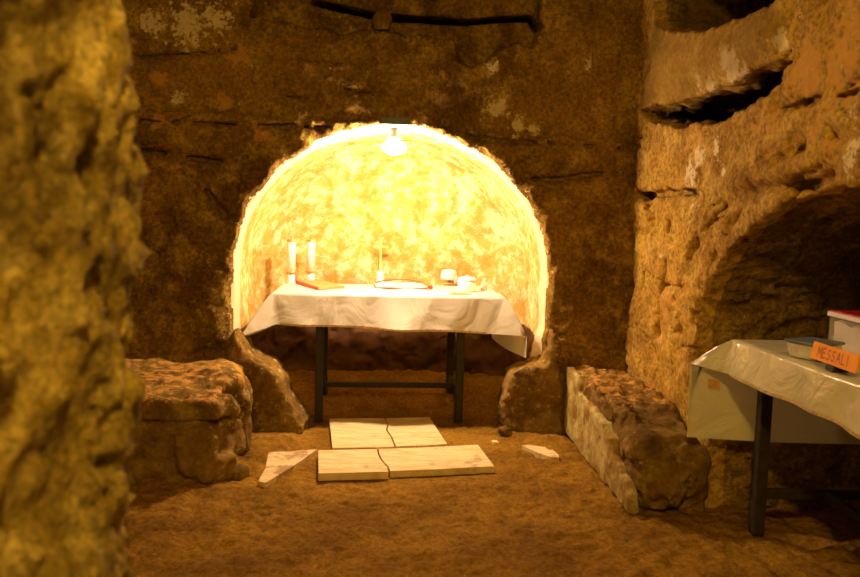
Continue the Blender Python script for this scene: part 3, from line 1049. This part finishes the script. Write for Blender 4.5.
G2 = 'pale flat pieces bedded in the floor'  # thin pale pieces lying flush with the soil
slab([(268.6, 452.1), (290, 451), (316.9, 449.2), (300, 461.4), (280.8, 473.6), (265.1, 482.9), (258.1, 481.2), (265.1, 468.4), (267.4, 456.7)], -0.02, 0.016, 'dusty striped flat piece bedded in soil beside the left bench', DUSTY_PALE, 'flat_piece', G2, 'flat piece', 0.001)
slab([(521.9, 445.3), (528.8, 444.6), (545.1, 447.1), (548.6, 449.5), (552.7, 449.7), (559, 454.9), (559, 457.4), (549.8, 456.6), (538.1, 452.6)], -0.02, 0.018, 'pointed pale flat piece in the soil before the right bench', MARBLE, 'flat_piece', G2, 'flat piece', 0.001)
slab([(491.6, 440), (496.9, 440.4), (499, 442.2), (494, 442.2)], -0.02, 0.020, 'tiny pale flat chip beside the far corner of the slabs', MARBLE, 'flat_piece', G2, 'flat piece', 0.001)


# ------------------------------------------------------------------ TABLES AND CLOTHS
def make_table(loc, rz, L, W, Ht, lx0, lx1, ly0, ly1, label, name):
    """long axis along local x, front edge at local y = 0"""
    t = empty(name, loc, rz)
    tag(t, label, 'table', 'cloth covered steel leg tables')
    bm = bmesh.new()
    add_box(bm, (-L / 2, 0, Ht - 0.04), (L / 2, W, Ht))
    bmo('table_top', bm, TOPM, t, bevel=0.006)
    s = 0.028
    for x in (lx0, lx1):
        for y in (ly0, ly1):
            bm = bmesh.new()
            add_box(bm, (x - s, y - s, 0), (x + s, y + s, Ht - 0.04))
            bmo('leg', bm, LEGM, t, bevel=0.006)
        bm = bmesh.new()
        add_box(bm, (x - 0.016, ly0 + s, 0.175), (x + 0.016, ly1 - s, 0.225))
        bmo('side_stretcher', bm, LEGM, t, bevel=0.005)
    bm = bmesh.new()
    ym = (ly0 + ly1) / 2
    add_box(bm, (lx0 + 0.016, ym - 0.018, 0.18), (lx1 - 0.016, ym + 0.018, 0.22))
    bmo('long_stretcher', bm, LEGM, t, bevel=0.005)
    for y in (ly0, ly1):
        bm = bmesh.new()
        add_box(bm, (lx0 + s, y - 0.012, Ht - 0.10), (lx1 - s, y + 0.012, Ht - 0.04))
        bmo('apron', bm, LEGM, t, bevel=0.004)
    return t


def make_cloth(name, loc, rz, x0, x1, y0, y1, z, front, ends, cornerL, cornerR, mat, label, trim_mat, waves, top_rough=0.0):
    """cloth over a table: top x0..x1 by y0..y1; front = (drop, flare), ends = (left drop, right drop);
    corner = (dx, dy, drop) of the stiff cloth corner that stands out"""
    o = empty(name, loc, rz)
    bm = bmesh.new()
    nx, ny, nd = 60, 22, 12
    grid_v = {}
    for i in range(nx + 1):
        for j in range(ny + 1):
            u, v = i / nx, j / ny
            X, Y = x0 + (x1 - x0) * u, y0 + (y1 - y0) * v
            grid_v[i, j] = bm.verts.new((X, Y, z + 0.0015 * math.sin(X * 21 + Y * 9) * min(u, 1 - u, v, 1 - v) * 8))
    for i in range(nx):
        for j in range(ny):
            bm.faces.new((grid_v[i, j], grid_v[i + 1, j], grid_v[i + 1, j + 1], grid_v[i, j + 1]))
    fd, ff = front
    cols = []   # each: (edge vertex, list of offsets down)

    def curve(base, hem, n=nd, bulge=0.0):
        """points from the edge down to the hem, bending over the edge first"""
        pts = []
        for k in range(1, n + 1):
            t = k / n
            e = t ** 0.9
            pts.append((base[0] + (hem[0] - base[0]) * e, base[1] + (hem[1] - base[1]) * e + bulge * math.sin(PI * t), base[2] + (hem[2] - base[2]) * t))
        return pts
    # front from left to right
    front_hem = []

    def corner_cols(T, Fh, C, dF, dE, side, n=5):
        """front-hem point Fh -> corner C (front part), in order moving to the corner"""
        out = []
        for k in range(1, n + 1):
            t = k / n
            hem = tuple(a + (b - a) * t for a, b in zip(Fh, C))
            out.append(curve(T, hem))
        return out
    L = []
    TL, TR = (x0, y0, z), (x1, y0, z)
    FL_d, FR_d = fd if isinstance(fd, tuple) else (fd, fd)
    FL, FR = (x0 + 0.03, y0 - ff, z - FL_d), (x1 - 0.10, y0 - ff, z - FR_d)
    CL = (x0 - cornerL[0], y0 - cornerL[1], z - cornerL[2])
    CR = (x1 + cornerR[0], y0 - cornerR[1], z - cornerR[2])
    # left end (from back to front), long drop with the same slope as the corner
    seq = []
    ne = 14
    for k in range(ne + 1):
        t = k / ne
        Y = y1 + (y0 - y1) * t
        d = ends[0]
        out = 0.05 + (cornerL[0] - 0.05) * t ** 2.5
        hemY = y1 + (CL[1] - y1) * t
        kx = d / cornerL[2] if d > cornerL[2] else 1.0
        hem = (x0 - out, hemY + 0.012 * math.sin(9 * t), z - d)
        pts = []
        for q in range(1, nd + 1):
            s = q / nd
            e = min(1.0, s * kx) ** 0.8
            pts.append((x0 + (hem[0] - x0) * e, Y + (hem[1] - Y) * e, z - d * s))
        seq.append(((0, ny - round(t * ny)), pts))
    # corner at C with the front drop, then to the front hem
    for k in range(0, 6):
        t = k / 5
        hem = tuple(a + (b - a) * t for a, b in zip(CL, FL))
        seq.append(((0, 0), curve(TL, hem)))
    for i in range(1, nx):
        u = i / nx
        X = x0 + (x1 - x0) * u
        hx = FL[0] + (FR[0] - FL[0]) * u
        w = waves(u)
        hz = z - (FL_d + (FR_d - FL_d) * u) - 0.003 * math.sin(u * 14)
        cv = curve((X, y0, z), (hx, y0 - ff, hz), bulge=-0.004 * math.sin(u * 40))
        cv = [(a, b - w * ((q + 1) / nd) ** 1.8, c) for q, (a, b, c) in enumerate(cv)]
        seq.append(((i, 0), cv))
        front_hem.append(cv[-1])
    for k in range(0, 6):
        t = k / 5
        hem = tuple(a + (b - a) * t for a, b in zip(FR, CR))
        seq.append(((nx, 0), curve(TR, hem)))
    for k in range(ne + 1):
        t = 1 - k / ne
        Y = y1 + (y0 - y1) * t
        d = ends[1]
        out = 0.05 + (cornerR[0] - 0.05) * t ** 2.5
        hemY = y1 + (CR[1] - y1) * t
        kx = d / cornerR[2] if d > cornerR[2] else 1.0
        hem = (x1 + out, hemY + 0.012 * math.sin(9 * t), z - d)
        pts = []
        for q in range(1, nd + 1):
            s = q / nd
            e = min(1.0, s * kx) ** 0.8
            pts.append((x1 + (hem[0] - x1) * e, Y + (hem[1] - Y) * e, z - d * s))
        seq.append(((nx, ny - round(t * ny)), pts))
    prev = None
    for key, pts in seq:
        col = [grid_v[key]] + [bm.verts.new(p) for p in pts]
        if prev:
            for q in range(nd):
                a, b, c, d = prev[q], prev[q + 1], col[q + 1], col[q]
                vs = [a, b, c, d]
                if a is d:
                    vs = [a, b, c]
                try:
                    if len({tuple(round(w_, 6) for w_ in v.co) for v in vs}) >= 3:
                        bm.faces.new(vs)
                except ValueError:
                    pass
        prev = col
    for e in bm.edges:
        if len(e.link_faces) == 2 and e.calc_face_angle(0) > 0.30:
            e.smooth = False
    main = bmo('cloth', bm, mat, o, smooth=True)
    # braid along the front hem
    bm = bmesh.new()
    pr = None
    for k, hp in enumerate(front_hem):
        zz = 0.010 + 0.003 * (k % 2)
        a = bm.verts.new((hp[0], hp[1] - 0.004, hp[2] + zz))
        b = bm.verts.new((hp[0], hp[1] - 0.003, hp[2] - 0.002))
        if pr:
            bm.faces.new((pr[0], pr[1], b, a))
        pr = (a, b)
    bmo('hem_braid', bm, trim_mat, o, smooth=True)
    tag(o, label, 'tablecloth', 'tablecloths')
    return o


HT = 0.925
TZ = HT + 0.005
make_table((-0.01, 5.62, 0), 0.03, 1.58, 0.80, HT, -0.475, 0.535, 0.075, 0.72, 'long narrow altar table on dark square legs, inside the lit niche', 'altar_table')


def wv_main(u):
    return 0.050 * math.exp(-((u - 0.58) / 0.12) ** 2) + 0.010 * math.sin(u * 26) * math.sin(u * PI) + 0.02 * math.exp(-((u - 0.14) / 0.06) ** 2)


make_cloth('altar_cloth', (-0.01, 5.62, 0), 0.03, -0.80, 0.83, -0.015, 0.81, TZ, ((0.215, 0.26), 0.035), (0.30, 0.42), (0.20, 0.13, 0.29), (0.15, 0.10, 0.265), SATIN,
           'white satin cloth with braided hem draped over the altar table in the niche', TRIM, wv_main)

# the right table: its long axis runs along the right wall, front edge toward the room
RT = (1.70, 2.62, 0)
make_table(RT, -PI / 2, 2.30, 0.80, HT, -1.05, 1.05, 0.10, 0.74, 'dark legged table standing under the arched recess of the right wall', 'side_table')


def wv_right(u):
    return 0.012 * math.sin(u * 41) * math.sin(u * PI) + 0.008 * math.sin(u * 13)


SIDE_CLOTH = make_cloth('side_table_cloth', RT, -PI / 2, -1.165, 1.165, -0.02, 0.81, TZ, (0.165, 0.03), (0.53, 0.4), (0.15, 0.15, 0.150), (0.15, 0.12, 0.175), PLASTIC_CLOTH,
           'shiny greyish white cloth hanging over the table at the right wall', TRIM, wv_right)

ZT = TZ + 0.003

# orange patch stuck to the hanging end of the side cloth
bm = bmesh.new()
vs = []
for px, py in ((708, 378.5), (720, 380.5), (720, 389.5), (708, 388)):
    Yp = 3.885
    for k in range(4):
        w_ = at_y(px, py, Yp)
        tt = min(1, max(0, (0.81 - (w_.x - RT[0])) / (0.81 + 0.17)))
        Yp = RT[1] + 1.165 + 0.05 + 0.10 * tt ** 2.5 - 0.006
    w_ = at_y(px, py, Yp)
    vs.append(bm.verts.new((-(w_.y - RT[1]), w_.x - RT[0], w_.z)))
bm.faces.new(vs)
PATCH = plain('orange patch', (0.66, 0.36, 0.09), 0.6)
pa = bmo('patch', bm, PATCH, SIDE_CLOTH)
pa['label'] = 'small orange patch on the hanging end'


# ------------------------------------------------------------------ THINGS ON THE ALTAR
def candle(px, py, label):
    p = at_z(px, py, ZT)
    t = empty('altar_candle', p)
    tag(t, label, 'candle', 'tall white candles on the altar')
    bm = bmesh.new()
    add_lathe(bm, [(0, 0), (.036, 0), (.038, .006), (.033, .015), (.030, .03), (.031, .085), (0, .085)])
    bmo('candle_holder', bm, GLASSW, t, smooth=True)
    bm = bmesh.new()
    add_lathe(bm, [(0, .084), (.043, .084), (.045, .09), (.043, .096), (0, .096)])
    bmo('drip_ring', bm, BRASS, t, smooth=True)
    bm = bmesh.new()
    add_lathe(bm, [(0, .095), (.034, .095), (.034, .335), (.032, .339), (0, .339)])
    bmo('candle_body', bm, WAX, t, smooth=True)
    bm = bmesh.new()
    add_lathe(bm, [(.0355, .327), (.0365, .341), (.030, .349), (.010, .351), (0, .351)])
    c = bmo('candle_cap', bm, BRASS, t, smooth=True)
    bm = bmesh.new()
    add_lathe(bm, [(0, .350), (.003, .350), (.002, .37), (0, .371)], 8)
    bmo('wick', bm, WICK, c, smooth=True)
    return t


candle(291, 283.5, 'tall white altar candle in a brass ring, nearer the niche wall')
candle(310.5, 282.4, 'tall white altar candle in a brass ring, behind the closed tan book')


def closed_book():
    A, B, C = (at_z(a, b, ZT) for a, b in ((294.5, 282.6), (318, 289.8), (345, 288.6)))
    u, v = (B - A), (C - B)
    w, d, h = v.length, u.length, 0.020
    t = empty('closed_book', B, math.atan2(v.y, v.x))
    tag(t, 'closed tan book with a red spine lying before the two candles', 'book', 'books on the altar')
    L = Matrix.Rotation(-math.atan2(v.y, v.x), 4, 'Z')
    a = L @ (A - B)
    sk = Matrix(((1, a.x / a.y, 0, 0), (0, 1, 0, 0), (0, 0, 1, 0), (0, 0, 0, 1)))
    d = a.y
    bm = bmesh.new()
    add_box(bm, (.006, .004, .003), (w - .004, d - .004, h - .003), sk)
    bmo('pages', bm, PAGETAN, t)
    for nm, z0, z1 in (('back_cover', 0, .003), ('front_cover', h - .003, h)):
        bm = bmesh.new()
        add_box(bm, (0, 0, z0), (w, d, z1), sk)
        bmo(nm, bm, TAN, t)
    bm = bmesh.new()
    add_box(bm, (-.006, -.001, .0), (.005, d + .001, h + .001), sk)
    bmo('spine', bm, RED, t, bevel=.003)


closed_book()


def open_book():
    p = at_z(400, 287, ZT)
    t = empty('open_book', p, 0.05)
    tag(t, 'open book with white pages and red ribbon in the middle of the altar', 'book', 'books on the altar')
    w, d = 0.19, 0.23
    bm = bmesh.new()
    add_box(bm, (-w - .012, -d / 2 - .008, 0), (w + .012, d / 2 + .008, .006))
    bmo('cover', bm, RED, t, bevel=.002)
    for s in (-1, 1):
        bm = bmesh.new()
        n = 12
        prof = []
        for k in range(n + 1):
            u = k / n
            prof.append((s * u * w, .008 + .030 * (math.sin(min(1, u * 1.15 + 0.05) * PI * 0.62 + 0.25)) * (1 - 0.55 * u)))
        top = [[bm.verts.new((x, y, z)) for x, z in prof] for y in (-d / 2, d / 2)]
        bot = [[bm.verts.new((x, y, .0055)) for x, z in prof] for y in (-d / 2, d / 2)]
        for k in range(n):
            bm.faces.new((top[0][k], top[0][k + 1], top[1][k + 1], top[1][k]))
            bm.faces.new((bot[0][k], bot[0][k + 1], bot[1][k + 1], bot[1][k]))
            for r in (0, 1):
                bm.faces.new((bot[r][k], bot[r][k + 1], top[r][k + 1], top[r][k]))
        for k in (0, n):
            bm.faces.new((bot[0][k], bot[1][k], top[1][k], top[0][k]))
        bmo('page_block', bm, PAPER, t, smooth=False)
    # red ribbon laid over the pages and hanging out at the right
    path = [(-.19, .10, .020), (-.15, .105, .034), (-.06, .112, .046), (.02, .115, .052), (.08, .10, .050), (.13, .06, .044), (.17, .0, .036), (.20, -.05, .026), (.222, -.09, .010), (.232, -.115, .003)]
    bm = bmesh.new()
    pr = None
    for k, (x, y, z) in enumerate(path):
        wd = .013
        a = bm.verts.new((x - .004, y + wd, z + .004))
        b = bm.verts.new((x + .004, y - wd, z + .002))
        if pr:
            bm.faces.new((pr[0], pr[1], b, a))
        pr = (a, b)
    r = bmo('ribbon', bm, RED, t, smooth=True)
    sl = r.modifiers.new('solid', 'SOLIDIFY')
    sl.thickness = .004
    bm = bmesh.new()
    add_box(bm, (.205, -.135, .0), (.245, -.085, .024))
    bmo('ribbon_end', bm, RED, t, bevel=.008)


open_book()


def crucifix():
    p = at_z(380, 282.3, ZT)
    t = empty('crucifix', p)
    tag(t, 'small gilded standing cross on a white foot, behind the open book', 'crucifix')
    bm = bmesh.new()
    add_lathe(bm, [(0, 0), (.034, 0), (.034, .012), (.026, .02), (.025, .085), (.018, .095), (0, .096)])
    bmo('foot', bm, GLASSW, t, smooth=True)
    bm = bmesh.new()
    add_box(bm, (-.009, -.006, .09), (.009, .006, .36))
    bmo('upright', bm, GOLD, t, bevel=.003)
    bm = bmesh.new()
    add_box(bm, (-.062, -.006, .285), (.062, .006, .303))
    bmo('crossbar', bm, GOLD, t, bevel=.003)


crucifix()


def chalice():
    p = at_z(448.5, 284, ZT)
    t = empty('veiled_chalice', p)
    tag(t, 'chalice under a stiff white veil, right of the open book', 'chalice')
    bm = bmesh.new()
    add_lathe(bm, [(0, 0), (.046, 0), (.046, .006), (.02, .016), (.010, .03), (.016, .042), (.010, .054), (.02, .066), (.04, .085), (.045, .11), (0, .11)])
    bmo('cup', bm, GOLD, t, smooth=True)
    bm = bmesh.new()
    n = 28
    add_lathe(bm, [(.062, .040), (.064, .06), (.062, .09), (.056, .112), (.04, .118), (0, .119)], n)
    for v in bm.verts:
        a = math.atan2(v.co.y, v.co.x)
        k = 1 + 0.10 * math.cos(4 * a) * (0.4 + (0.12 - v.co.z) * 5)
        v.co.x *= k
        v.co.y *= k
    bmo('veil', bm, WHITE, t, smooth=True)


chalice()


def bowl():
    p = at_z(467, 291, ZT)
    t = empty('covered_pot', p)
    tag(t, 'round white lidded pot near the right end of the altar', 'pot')
    bm = bmesh.new()
    add_lathe(bm, [(0, 0), (.060, 0), (.066, .01), (.070, .05), (.068, .085), (0, .085)])
    bmo('pot_body', bm, WHITE, t, smooth=True)
    bm = bmesh.new()
    add_lathe(bm, [(.071, .083), (.072, .092), (.05, .104), (.015, .110), (.012, .116), (0, .118)])
    bmo('lid', bm, WHITE, t, smooth=True)


bowl()


def cruet(px, py, wine, sc, label):
    p = at_z(px, py, ZT)
    t = empty('cruet', p)
    tag(t, label, 'cruet', 'glass cruets on the altar')
    bm = bmesh.new()
    add_lathe(bm, [(0, 0), (.026 * sc, 0), (.030 * sc, .01 * sc), (.030 * sc, .045 * sc), (.022 * sc, .058 * sc), (.014 * sc, .07 * sc), (.018 * sc, .088 * sc), (.016 * sc, .088 * sc), (.012 * sc, .07 * sc), (.02 * sc, .057 * sc), (.0285 * sc, .044 * sc), (.0285 * sc, .011 * sc), (.025 * sc, .003), (0, .003)])
    bmo('bottle', bm, GLASS, t, smooth=True)
    bm = bmesh.new()
    add_lathe(bm, [(0, .0035), (.0245 * sc, .0035), (.028 * sc, .011 * sc), (.028 * sc, .034 * sc), (0, .034 * sc)])
    bmo('wine', bm, wine, t, smooth=True)
    bm = bmesh.new()
    add_lathe(bm, [(0, .078 * sc), (.011 * sc, .078 * sc), (.014 * sc, .092 * sc), (.010 * sc, .104 * sc), (0, .106 * sc)], 16)
    bmo('stopper', bm, GLASS, t, smooth=True)
    # handle
    bm = bmesh.new()
    ring = []
    for k in range(9):
        a = -1.2 + 2.4 * k / 8
        c = Vector(((.026 + .022 * math.cos(a)) * sc, 0, (.042 + .03 * math.sin(a)) * sc))
        ring.append([bm.verts.new((c.x + .003 * math.cos(q) * math.cos(a), .003 * math.sin(q), c.z + .003 * math.cos(q) * math.sin(a))) for q in (0, PI / 2, PI, 3 * PI / 2)])
    for a, b in zip(ring[:-1], ring[1:]):
        for k in range(4):
            bm.faces.new((a[k], a[(k + 1) % 4], b[(k + 1) % 4], b[k]))
    bmo('handle', bm, GLASS, t, smooth=True)


cruet(484, 290.5, AMBER, 0.95, 'small glass cruet with amber wine at the right end of the altar')
cruet(456.2, 284.8, WINE, 0.72, 'small glass cruet with dark red wine beside the veiled chalice')


def tray():
    p = at_z(461, 294, ZT)
    t = empty('flat_tray', p)
    tag(t, 'thin pale flat tray before the lidded pot on the altar', 'tray')
    bm = bmesh.new()
    add_box(bm, (-.085, -.045, 0), (.075, .03, .004))
    bmo('tray_plate', bm, WHITE, t, bevel=.002)
    bm = bmesh.new()
    for lo, hi in (((-.085, -.045, .004), (.075, -.041, .010)), ((-.085, .026, .004), (.075, .03, .010)), ((-.085, -.041, .004), (-.081, .026, .010)), ((.071, -.041, .004), (.075, .026, .010))):
        add_box(bm, lo, hi)
    bmo('rim', bm, GOLD, t)


tray()


# ------------------------------------------------------------------ LAMP IN THE CROWN OF THE ARCH
def lamp():
    c = at_y(394, 147.5, 5.60)
    top = 2.105
    t = empty('niche_lamp', (c.x, c.y, top))
    tag(t, 'glowing lamp bulb in a grey holder hung from the crown of the niche', 'lamp')
    dz = c.z - top
    bm = bmesh.new()
    add_box(bm, (-.10, -.15, -.012), (.10, .03, .042))
    bmo('mount_plate', bm, HOUSING, t, bevel=.008)
    bm = bmesh.new()
    add_lathe(bm, [(0, dz + .052), (.044, dz + .052), (.05, dz + .068), (.034, dz + .09), (.03, -.018), (0, -.018)])
    bmo('socket', bm, HOUSING, t, smooth=True)
    bm = bmesh.new()
    R = .078
    prof = [(0, dz - .052)]
    for k in range(1, 12):
        a = -PI / 2 + PI * k / 12
        prof.append((R * math.cos(a) * (1.06 if k > 3 else 1.0), dz + .052 * math.sin(a)))
    prof.append((.036, dz + .052))
    prof.append((0, dz + .053))
    add_lathe(bm, prof, 32)
    bmo('bulb', bm, BULBM, t, smooth=True)


lamp()


# ------------------------------------------------------------------ THINGS ON THE SIDE TABLE
def sign():
    a = at_z(810.5, 363, ZT)
    b = at_z(855.5, 380, ZT)
    d = b - a
    W = d.length
    t = empty('orange_sign', (a + b) / 2, math.atan2(d.y, d.x))
    tag(t, 'orange card sign lettered in capitals, standing before the red-lidded box', 'sign')
    hh = 0.070
    tilt = Matrix.Translation((0, 0, .022)) @ Matrix.Rotation(-0.18, 4, 'X')
    bm = bmesh.new()
    add_box(bm, (-W / 2, -.004, 0), (W / 2, .004, hh), tilt)
    bmo('card', bm, ORANGE, t, bevel=.002)
    bm = bmesh.new()
    add_box(bm, (-.03, -.012, 0), (.03, .05, .024))
    bmo('card_foot', bm, BLACK, t, bevel=.002)
    # hand lettered strokes
    G = {'M': [[(0, 0), (.05, 1), (.45, .35), (.85, 1), (.95, 0)]],
         'E': [[(.85, 1), (.05, .97), (0, 0), (.85, .05)], [(0.02, .52), (.65, .55)]],
         'S': [[(.85, .85), (.55, 1), (.15, .85), (.2, .6), (.7, .42), (.75, .15), (.4, 0), (.02, .12)]],
         'A': [[(0, 0), (.45, 1), (.9, 0)], [(.2, .38), (.72, .38)]],
         'L': [[(.1, 1), (.05, .03), (.8, .06)]],
         'I': [[(.2, 1), (.22, 0)]]}
    bm = bmesh.new()
    cw, x = .185 * W / 1.75, -W / 2 + .15 * W
    lh, z0 = .040, .015
    sw = .0042
    for ch in 'MESSALI':
        for st in G[ch]:
            for (u0, v0), (u1, v1) in zip(st[:-1], st[1:]):
                p0 = Vector((x + u0 * cw * .82, 0, z0 + v0 * lh))
                p1 = Vector((x + u1 * cw * .82, 0, z0 + v1 * lh))
                dv = (p1 - p0).normalized()
                nv = Vector((-dv.z, 0, dv.x)) * sw * .5
                p0 -= dv * sw * .4
                p1 += dv * sw * .4
                q = [p0 + nv, p1 + nv, p1 - nv, p0 - nv]
                bm.faces.new([bm.verts.new(tilt @ Vector((w.x, -.0046, w.z))) for w in q])
        x += cw * (.62 if ch == 'I' else 1.0)
    bmo('lettering', bm, INK, t)


sign()


def lidded_box():
    c0 = Vector((1.98, 3.48, ZT))     # far front corner
    t = empty('storage_box', (c0.x, c0.y, ZT), -PI / 2 - 0.04)
    tag(t, 'cloudy plastic box with a red lid, full of white paper, on the side table', 'box')
    L, D, Hh, w = 0.42, 0.30, 0.172, .004
    bm = bmesh.new()
    add_box(bm, (0, 0, 0), (L, D, .004))
    add_box(bm, (0, 0, .004), (L, w, Hh))
    add_box(bm, (0, D - w, .004), (L, D, Hh))
    add_box(bm, (0, w, .004), (w, D - w, Hh))
    add_box(bm, (L - w, w, .004), (L, D - w, Hh))
    bmo('tub', bm, CLEARP, t)
    bm = bmesh.new()
    add_box(bm, (-.008, -.008, Hh - .014), (L + .008, -.0005, Hh + .006))
    add_box(bm, (-.008, D + .0005, Hh - .014), (L + .008, D + .008, Hh + .006))
    add_box(bm, (-.008, -.0005, Hh - .014), (-.0005, D + .0005, Hh + .006))
    add_box(bm, (L + .0005, -.0005, Hh - .014), (L + .008, D + .0005, Hh + .006))
    bmo('rim', bm, PAPER, t, bevel=.002)
    bm = bmesh.new()
    add_box(bm, (.0, .0, Hh), (L, D, Hh + .012))
    bmo('lid', bm, REDP, t, bevel=.003)
    # crumpled white paper inside
    bm = bmesh.new()
    bmesh.ops.create_cube(bm, size=1)
    bmesh.ops.subdivide_edges(bm, edges=bm.edges, cuts=14, use_grid_fill=True)
    P = np.array([v.co for v in bm.verts], np.float32)
    n = fbm(P + 3, 3.0, 3, off=4)
    for v, k in zip(bm.verts, n):
        v.co = (v.co.x * (L - .03) * (1 - .02 * abs(k)), v.co.y * (D - .03) * (1 - .03 * abs(k)), (v.co.z + .5) * (.125 + .04 * k))
    o = bmo('crumpled_paper', bm, PAPER, None, smooth=False)
    o.matrix_world = Matrix.Translation(c0) @ Matrix.Rotation(-PI / 2 - 0.04, 4, 'Z') @ Matrix.Translation((L / 2, D / 2, .0055))
    tag(o, 'crumpled white paper filling the red-lidded plastic box', 'paper')


lidded_box()


def tub():
    p = at_z(784.5, 356, ZT)
    t = empty('plastic_tub', p, -PI / 2 + 0.42)
    tag(t, 'low white tub with a pale blue lid, left of the orange sign', 'tub')
    L, D, Hh = 0.15, 0.17, 0.075
    bm = bmesh.new()
    lo = [bm.verts.new(q) for q in ((.012, .012, 0), (L - .012, .012, 0), (L - .012, D - .012, 0), (.012, D - .012, 0))]
    hi = [bm.verts.new(q) for q in ((0, 0, Hh - .012), (L, 0, Hh - .012), (L, D, Hh - .012), (0, D, Hh - .012))]
    bm.faces.new(lo[::-1])
    bm.faces.new(hi)
    for i in range(4):
        j = (i + 1) % 4
        bm.faces.new((lo[i], lo[j], hi[j], hi[i]))
    bmo('tub_body', bm, TUB, t, bevel=.008)
    bm = bmesh.new()
    add_box(bm, (-.005, -.005, Hh - .012), (L + .005, D + .005, Hh))
    bmo('lid', bm, BLUE, t, bevel=.004)


tub()

# ------------------------------------------------------------------ LIGHT
w = bpy.data.worlds.new('world')
SC.world = w
w.use_nodes = True
bg = w.node_tree.nodes['Background']
bg.inputs['Color'].default_value = (1.0, 0.61, 0.15, 1)
bg.inputs['Strength'].default_value = 0.115


def point(name, loc, power, col, r):
    l = bpy.data.lights.new(name, 'POINT')
    l.energy = power
    l.color = col
    l.shadow_soft_size = r
    o = bpy.data.objects.new(name, l)
    COL.objects.link(o)
    o.location = loc
    return o


point('gallery_lamp', (0.15, 0.1, 3.0), 62, (1.0, 0.62, 0.15), 0.10)

SC.view_settings.view_transform = 'Standard'
SC.view_settings.look = 'None'
SC.view_settings.exposure = 1.75
SC.view_settings.gamma = 1.0
